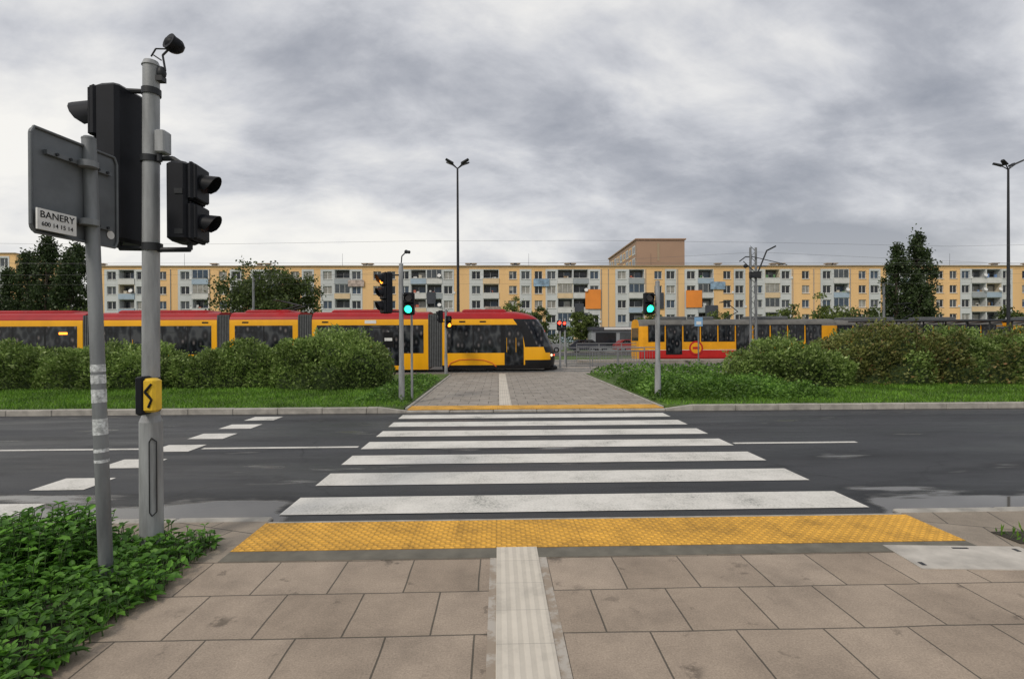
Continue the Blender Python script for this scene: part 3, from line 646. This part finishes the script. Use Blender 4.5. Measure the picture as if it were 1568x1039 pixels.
def cell(mb,x0,x1,z0,z1,a,b_,c_,d,dep,yf,wall,back):
    q=lambda X0,X1,Z0,Z1,Y,m: mb.add([(X0,Y,Z0),(X1,Y,Z0),(X1,Y,Z1),(X0,Y,Z1)],[(0,1,2,3)],m)
    q(x0,a,z0,z1,yf,wall); q(b_,x1,z0,z1,yf,wall); q(a,b_,z0,c_,yf,wall); q(a,b_,d,z1,yf,wall)
    q(a,b_,c_,d,yf+dep,back)
    mb.add([(a,yf,c_),(a,yf+dep,c_),(a,yf+dep,d),(a,yf,d)],[(0,1,2,3)],wall); mb.add([(b_,yf,c_),(b_,yf+dep,c_),(b_,yf+dep,d),(b_,yf,d)],[(3,2,1,0)],wall)
    mb.add([(a,yf,c_),(b_,yf,c_),(b_,yf+dep,c_),(a,yf+dep,c_)],[(0,1,2,3)],wall); mb.add([(a,yf,d),(b_,yf,d),(b_,yf+dep,d),(a,yf+dep,d)],[(3,2,1,0)],wall)
def window(mb,a,b_,c_,d,yf,dep,rnd):
    y=yf+dep-.02; f=.08
    for X0,X1,Z0,Z1 in ((a,a+f,c_,d),(b_-f,b_,c_,d),(a+f,b_-f,c_,c_+f),(a+f,b_-f,d-f,d),((a+b_)/2-.05,(a+b_)/2+.05,c_+f,d-f)):
        mb.box(X0,X1,y-.04,y,Z0,Z1,frame)
    if rnd.random()<.35:
        h=(d-c_)*rnd.uniform(.2,.6); mb.box(a+f,(a+b_)/2-.05,y-.005,y+.005,d-f-h,d-f,wg[2])
def block(name,x0,x1,yf,top,nst,seed,side=True,base=.9):
    rnd=random.Random(seed); mb=MB(); sh=(top-.6-base)/nst
    x=x0; cols=[]
    mods=[[('y',1.2),('w',2.5),('l',2.9),('w',2.2),('y',1.4),('Y',2.6)],
          [('Y',2.6),('w',2.2),('l',2.9),('l',2.9),('w',2.2),('y',1.3)],
          [('y',1.5),('w',2.5),('l',3.0),('y',1.3),('Y',2.5),('w',2.2)]]
    while x<x1:
        for k,w_ in rnd.choice(mods):
            if x+w_>x1: w_=x1-x
            if w_<.8: x=x1+1; break
            cols.append((x,x+w_,k if w_>2 or k=='y' else 'y')); x+=w_
            if x>=x1: break
    xe=cols[-1][1]
    for (a,b_,k) in cols:
        for s_ in range(nst):
            z0=base+s_*sh; z1=z0+sh; w_=b_-a
            if k=='y': mb.add([(a,yf,z0),(b_,yf,z0),(b_,yf,z1),(a,yf,z1)],[(0,1,2,3)],fy)
            elif k in 'Yw':
                ww=1.45 if k=='Y' else 1.6; m=(a+b_)/2; A,B,C,D=m-ww/2,m+ww/2,z0+.85,z0+sh-.38
                cell(mb,a,b_,z0,z1,A,B,C,D,.22,yf if k=='Y' else yf-.03,fy if k=='Y' else fw,rnd.choices(wg,[6,3,2,2])[0]); window(mb,A,B,C,D,yf,.22,rnd)
                mb.box(A-.05,B+.05,yf-.12,yf-.035,C-.07,C-.002,frame)
                if rnd.random()<.12: mb.box(B+.1,B+.5,yf-.12,yf-.035,C,C+.4,white)
            else:
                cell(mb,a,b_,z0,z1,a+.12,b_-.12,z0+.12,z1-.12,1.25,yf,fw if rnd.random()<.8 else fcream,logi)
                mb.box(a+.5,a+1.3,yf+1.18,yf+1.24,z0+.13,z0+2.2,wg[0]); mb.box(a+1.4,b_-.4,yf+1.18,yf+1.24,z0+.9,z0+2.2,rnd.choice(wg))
                mb.box(a+1.33,a+1.4,yf+1.14,yf+1.22,z0+.9,z0+2.2,frame)
                pm=rnd.choices(par,[5,2,3,2])[0]
                mb.box(a+.02,b_-.02,yf-.14,yf-.04,z0+.0,z0+1.05,pm)
                mb.box(a,b_,yf-.18,yf-.145,z0+.97,z0+1.05,frame)
                r=rnd.random()
                if r<.25:
                    mb.box(a+.13,b_-.13,yf+.02,yf+.05,z0+1.12,z1-.13,rnd.choice(wg[1:]))
                    for xx in (a+w_*.33,a+w_*.66): mb.box(xx-.03,xx+.03,yf-.01,yf+.02,z0+1.12,z1-.13,frame)
                elif r<.65:
                    for _ in range(2):
                        xx=rnd.uniform(a+.3,b_-.9); mb.box(xx,xx+rnd.uniform(.3,.7),yf+.3,yf+.5,z0+.5,z0+rnd.uniform(1.2,1.8),rnd.choice(clut))
                if rnd.random()<.15: mb.cyl((b_-.5,yf-.4,z0+1.5),(b_-.5,yf-.45,z0+1.52),.35,.35,white,12)
    mb.box(x0,xe,yf-.06,yf+.3,-.02,base-.002,fg)
    mb.box(x0,xe,yf-.05,yf+.3,top-.598,top-.12,fy); mb.box(x0-.2,xe+.2,yf-.3,yf+11.2,top-.118,top+.06,roofm)
    mb.box(x0,xe,yf+1.5,yf+11,0,top-.12,fy); mb.box(x0-.15,x0-.003,yf,yf+11,0,top-.12,fy); mb.box(xe+.003,xe+.15,yf,yf+11,0,top-.12,fy)
    for (a,b_,k) in cols:
        if k=='y' and rnd.random()<.5: mb.cyl((a+.2,yf-.08,0),(a+.2,yf-.08,top-.6),.06,.06,fg,6,False)
    return mb
Tt=15.0
mb=block('apartment_block',-72.5,114,95,Tt,5,3)
def wallpx(x,z0,z1,w_,mat): mb.box(x-w_/2,x+w_/2,94.72,94.77,z0,z1,mat)
wallpx(17.6,7.0,10.6,2.9,orange); wallpx(36.5,7.2,10.4,3.0,orange); wallpx(-12.3,8,10.2,1.6,bdark); wallpx(15.0,5.2,8.0,1.7,bdark); wallpx(39.8,5.2,7.6,2.4,bdark); wallpx(30,7,10,1.6,bdark)
wallpx(41,10.6,12.0,2.8,mural); wallpx(-1,6,7.5,2.9,cream_b); wallpx(8,11.2,12.6,2.9,mural); wallpx(-26,11.2,12.4,2.9,cream_b)
for T_ in (-.75,-.54,-.455,-.44,-.255,-.245,-.057,-.047,.03,.037,.135,.145,.43,.54,.555,.65,.66,.80,.985,1.05):
    x=T_*99; z=Tt; mb.box(x-.35,x+.35,98,98.8,z,z+.75,fg); mb.box(x-.6,x+.6,97.8,99,z+.78,z+.95,roofm)
for T_ in (-.6,-.3,.06,.30,.5,.9): mb.cyl((T_*97,97,Tt),(T_*97,97,Tt+2.6),.03,.02,dark,5)
mb.obj('apartment_block',False)
mb=block('apartment_block',-140,-99,108,19.5,6,9); mb.obj('apartment_block',False)
s=MB(); tb=M('tower_brown',(.36,.24,.17),.85,.06,.2); X0,X1,Y0,Y1,Z=32.6,44,120,150,24.6
s.box(X0,X1,Y0,Y1,0,Z,tb); s.box(X0-.3,X1+.3,Y0-.3,Y1+.3,Z+.003,Z+.3,tb)
for st_ in range(8):
    z=1.2+st_*2.9
    for k in range(9):
        y=Y0+1.5+k*3.2; s.box(X0-.06,X0-.01,y-.3,y+2.2,z-.1,z+2.0,fy if k%2 else fw); s.box(X0-.1,X0-.07,y,y+1.7,z+.3,z+1.7,wg[0])
s.box(37.5,38.0,Y0-.08,Y0-.02,Z-5,Z-.8,roofm)
s.obj('tower_block',False)
s=MB(); s.rbox(11.5,19.5,63,66,0,2.6,fg,.05); s.box(11.3,19.7,62.7,66.1,2.6,3.0,bdark); s.box(12,14.5,62.9,63,.4,2.3,wg[0]); s.box(15,18.8,62.9,63,.4,2.3,wg[1]); s.box(13,17,62.62,62.7,2.65,2.95,white)
s.obj('kiosk',False)
# ---------------------------------------------------------------- vegetation
hl=leafmat('hedge_leaves',(.09,.155,.028),(.30,.41,.115),(.46,.54,.24)); hr=leafmat('hedge_leaves_mixed',(.09,.12,.03),(.28,.29,.09),(.34,.17,.09))
tl=leafmat('tree_leaves',(.04,.065,.018),(.115,.16,.04)); pl_=leafmat('poplar_leaves',(.022,.040,.014),(.07,.11,.033)); nl=leafmat('nettle_leaves',(.04,.12,.013),(.15,.35,.04),trans=.25)
tl2=leafmat('light_tree_leaves',(.06,.09,.02),(.19,.25,.06))
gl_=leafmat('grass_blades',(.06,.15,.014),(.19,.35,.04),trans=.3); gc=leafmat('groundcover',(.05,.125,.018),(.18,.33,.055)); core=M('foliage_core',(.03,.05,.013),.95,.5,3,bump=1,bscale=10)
def nz(x,y,z): return noise.fractal(Vector((x,y,z)),1.0,2.0,3)
def shrub(x0,x1,yc,ry,H,mats,seed=0):
    E_=empty('shrub'); n=int((x1-x0)*2150); xm=(x0+x1)/2; hw=(x1-x0)/2
    def surf(x,ph,r):
        e=min(1,max(0,min(x-x0,x1-x)/(hw*.75))); ef=math.sqrt(max(0,1-(1-e)**2))
        k=r*(1+.28*nz(x*.8+seed,ph*1.2,0)+.20*nz(x*2.0,ph*2.6,seed))*(.2+.8*ef)
        return (x,yc-ry*k*math.copysign(abs(math.cos(ph))**.8,math.cos(ph)),.05+H*k*abs(math.sin(ph))**.65)
    c=MB(); nx=max(8,int((x1-x0)/.3)); npn=12; V=[]
    for i in range(nx+1):
        for j in range(npn+1): V.append(surf(x0+(x1-x0)*i/nx,math.pi*j/npn,.78))
    F=[(i*(npn+1)+j,(i+1)*(npn+1)+j,(i+1)*(npn+1)+j+1,i*(npn+1)+j+1) for i in range(nx) for j in range(npn)]
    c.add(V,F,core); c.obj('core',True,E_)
    P=[];D=[]
    for _ in range(n):
        x=rng.uniform(x0,x1); ph=rng.uniform(0,math.pi*.72); r=.78+.27*rng.random()**.8
        P.append(surf(x,ph,r)); D.append((rng.normal()*.7,-math.cos(ph)+rng.normal()*.6,math.sin(ph)*.6+.4+rng.normal()*.5))
    for _ in range(int(n*.028)):
        x=rng.uniform(x0+.2,x1-.2); ph=rng.uniform(.4,2.0); p=np.array(surf(x,ph,.94)); d=np.array([rng.normal()*.5,-math.cos(ph)*.8+rng.normal()*.3,.85]); l=rng.uniform(.14,.42)
        for q in range(9):
            P.append(tuple(p+d*l*q/9+np.array([0,0,-.5*l*(q/9)**2]))); D.append((rng.normal(),rng.normal(),.6))
    P=np.array(P);D=np.array(D); L=rng.uniform(.07,.13,len(P)) 
    mi=(np.array([ (1 if nz(p[0]*.5,p[1]*.5,3)>.05 else 0) for p in P]) if len(mats)>1 else None)
    leafmesh('leaves',P,D,L,L*.55,mats,mi,parent=E_)
for x0,x1,yc,ry,H,mt,sd in ((-7.3,-3.5,17.2,1.6,1.72,[hl],1),(-10.9,-6.6,17.8,1.4,1.28,[hl],2),(-15.0,-10.2,17.7,1.5,1.34,[hl],3),(-20.0,-14.2,17.8,1.5,1.42,[hl],4),
                            (7.6,11.4,16.8,1.5,1.35,[hl],5),(10.6,15.0,17.6,1.6,1.72,[hl,hr],6),(14.0,18.4,17.4,1.6,1.70,[hl,hr],7),(17.4,23.0,17.6,1.7,1.82,[hl,hr],8)):
    shrub(x0,x1,yc,ry,H,mt,sd)
def grass(name,rects,dens,hmin,hmax,mat):
    P=[]
    for x0,x1,y0,y1,z in rects:
        n=int((x1-x0)*(y1-y0)*dens); q=np.stack([rng.uniform(x0,x1,n),rng.uniform(y0,y1,n),np.full(n,z)],1); P.append(q)
    P=np.concatenate(P); n=len(P); D=np.stack([rng.normal(size=n)*.45,rng.normal(size=n)*.45,np.ones(n)],1)
    L=rng.uniform(hmin,hmax,n); leafmesh(name,P,D,L,np.full(n,.014)+L*.05,[mat],fold=.1)
grass('grass',[(-17,-2.2,11.95,16.6,.1),(3.95,19,11.95,16.6,.1)],420,.05,.14,gl_)
def cover_field(name,x0,x1,y0,y1,z,n,h,mat,Lr):
    P=[]
    for _ in range(n):
        x=rng.uniform(x0,x1); y=rng.uniform(y0,y1); e=min(1,min(x-x0,x1-x,y-y0,y1-y)/.5)
        hh=h*(.55+.5*nz(x*1.1,y*1.1,2)+.35)*math.sqrt(max(.03,e)); P.append((x,y,z+max(0,hh)*rng.random()**.5))
    P=np.array(P); D=np.stack([rng.normal(size=n),rng.normal(size=n)-.3,rng.uniform(-.1,.9,n)],1); L=rng.uniform(*Lr,n)
    leafmesh(name,P,D,L,L*.6,[mat])
cover_field('groundcover_plants',3.95,8.6,12.8,17.5,.1,14000,.42,gc,(.06,.11))
cover_field('groundcover_plants',-3.6,-2.25,12.6,20,.1,3500,.3,gc,(.06,.1))
cover_field('groundcover_plants',4.0,16,18.5,22.5,.1,6000,.5,gc,(.08,.14))
P=[];D=[];L=[]; st=MB()
nlstem=M('stem_green',(.06,.11,.03),.7,.2,5)
def stem(x,y,h,ls):
    lx,ly=rng.normal()*.15,rng.normal()*.15
    st.cyl((x,y,.02),(x+lx*h,y+ly*h,.02+h),.004,.0025,nlstem,4,False)
    lv=max(2,int(h/.05)); a=rng.uniform(0,6.28)
    for q in range(1,lv+1):
        f=q/lv; z=.02+h*f; a+=1.57+rng.normal()*.25; s_=ls*(1.2-.5*f)
        for sgn in (0,math.pi):
            P.append((x+lx*h*f,y+ly*h*f,z)); D.append((math.cos(a+sgn),math.sin(a+sgn),.1+.6*(f**3)-.2*(1-f)+rng.normal()*.15)); L.append(s_*rng.uniform(.75,1.25))
cnt=0
while cnt<3300:
    x=rng.uniform(-6.2,-2.24); y=rng.uniform(.9,4.3)
    if y<-x*.62-.75: continue
    k=nz(x*1.4,y*1.4,9)
    edge=min(1,(-2.2-x)/.35,(4.36-y)/.3)
    if rng.random()>.9+k: continue
    near=min(1,max(0,(-2.55-x)/.9)) # lower growth along the pavement edge and round the poles
    hh=(.12+.26*(.5+k)*(.3+.7*near)+rng.random()*.08)*(.35+.65*edge)
    if -3.0<x<-2.3 and y<4.2: hh=min(hh,.13)
    stem(x,y,max(.05,hh),rng.uniform(.05,.11)); cnt+=1
npE=empty('nettle_plants'); st.obj('stems',True,npE)
leafmesh('leaves',np.array(P),np.array(D),np.array(L),np.array(L)*.55,[nl],fold=.14,parent=npE,six=True)
grass('grass_tufts',[(4.2,6.5,4.02,4.27,.03),(-2.45,-2.3,1.5,4.25,.02)],500,.03,.09,gl_)
def tree(name,x,y,h,rad,base,kind,n,ls,mat,seed):
    r=np.random.default_rng(seed); E_=empty(name); tm=MB()
    tm.cyl((x,y,0),(x+r.normal()*.1,y,h*.45),h*.022,h*.014,trunkm,10); tm.cyl((x,y,h*.44),(x,y,h*.85),h*.014,.03,trunkm,8)
    cl=[]
    nc=int(n/60)
    for _ in range(nc):
        if kind=='poplar':
            f=r.random(); z=base+(h-base)*f; prof=math.sin(min(1,(f+.12)*1.3)*math.pi/2)*(1-f**2.0)**.7+.05
            a=r.uniform(0,6.28); q=rad*prof*(.35+.65*r.random()**.5)*(1+.3*math.sin(a*2+z)); c_=(x+q*math.cos(a),y+q*math.sin(a),z)
        else:
            v_=r.normal(size=3); v_/=np.linalg.norm(v_); q=r.random()**.4*(1+.45*nz(v_[0]*2,v_[1]*2,v_[2]*2+seed)); cz=(base+h)/2
            c_=(x+v_[0]*rad*q,y+v_[1]*rad*q,cz+v_[2]*(h-base)/2*q)
        cl.append(c_)
        if r.random()<.35:
            zb=max(base*.7,c_[2]-(1.6 if kind=='poplar' else 1.2)*rad*.7); tm.cyl((x,y,zb),c_,h*.005,.015,trunkm,5,False)
    tm.obj('trunk',True,E_)
    C=np.array(cl)[r.integers(0,nc,n)]; sp=rad*(.13 if kind=='poplar' else .12)
    P=C+r.normal(size=(n,3))*sp*np.array([1,1,1.5 if kind=='poplar' else .7])
    D=r.normal(size=(n,3)); D[:,2]+=.5; L=r.uniform(ls*.6,ls*1.3,n)
    leafmesh('leaves',P,D,L,L*.65,[mat],parent=E_)
tree('poplar_tree',47.5,60,12.3,1.6,1.6,'poplar',7000,.28,pl_,1); tree('poplar_tree',51.0,61,13.9,1.9,1.6,'poplar',9000,.28,pl_,2); tree('poplar_tree',49.3,59,9.2,1.8,1.4,'poplar',5000,.28,pl_,8)
for i,(xx,yy,hh) in enumerate(((-54.5,61,11.5),(-51.5,60,13.2),(-49.0,61,12.4),(-57.5,62,9.5),(-47.4,58,10.5))): tree('poplar_tree',xx,yy,hh,1.9,1.0,'poplar',6500,.3,pl_,10+i)
tree('linden_tree',-27.5,60,10.3,4.6,3.2,'round',9000,.32,tl,21); tree('linden_tree',-24.6,62,9.6,3.2,3.2,'round',5000,.32,tl,22)
for i,(xx,yy,hh,rr_) in enumerate(((2.5,70,7.2,2.2),(5.5,71,6.2,1.8),(10.5,66,5.0,1.4),(21,70,6.0,1.7),(12,67,5,1.3),(-7,80,5.5,2),(36,55,5.5,2.4),(41,56,5.0,2.6),(34,60,5.2,2),(64,58,5,2.2),(59,57,4.6,2),(-45,56,5,2.5),(-60,52,6,2.5),(-15,72,4.5,2.0),(-34,70,5,2.2),(30,70,5,2.2))):
    tree('small_tree',xx,yy,hh,rr_,1.2,'round',2400,.28,[tl2,tl,tl2][i%3],40+i)
P=[]
for _ in range(16000):
    x=rng.uniform(-75,110); hh=1.2+1.2*(nz(x*.12,0,4)+.5); P.append((x,90+rng.normal()*1.0,max(0,hh*rng.random()**.5)))
P=np.array(P); n=len(P); L=rng.uniform(.25,.5,n); leafmesh('distant_shrubs',P,rng.normal(size=(n,3))+np.array([0,0,.5]),L,L*.7,[tl])
S.view_settings.view_transform='Standard'; S.view_settings.look='None'; S.view_settings.exposure=0
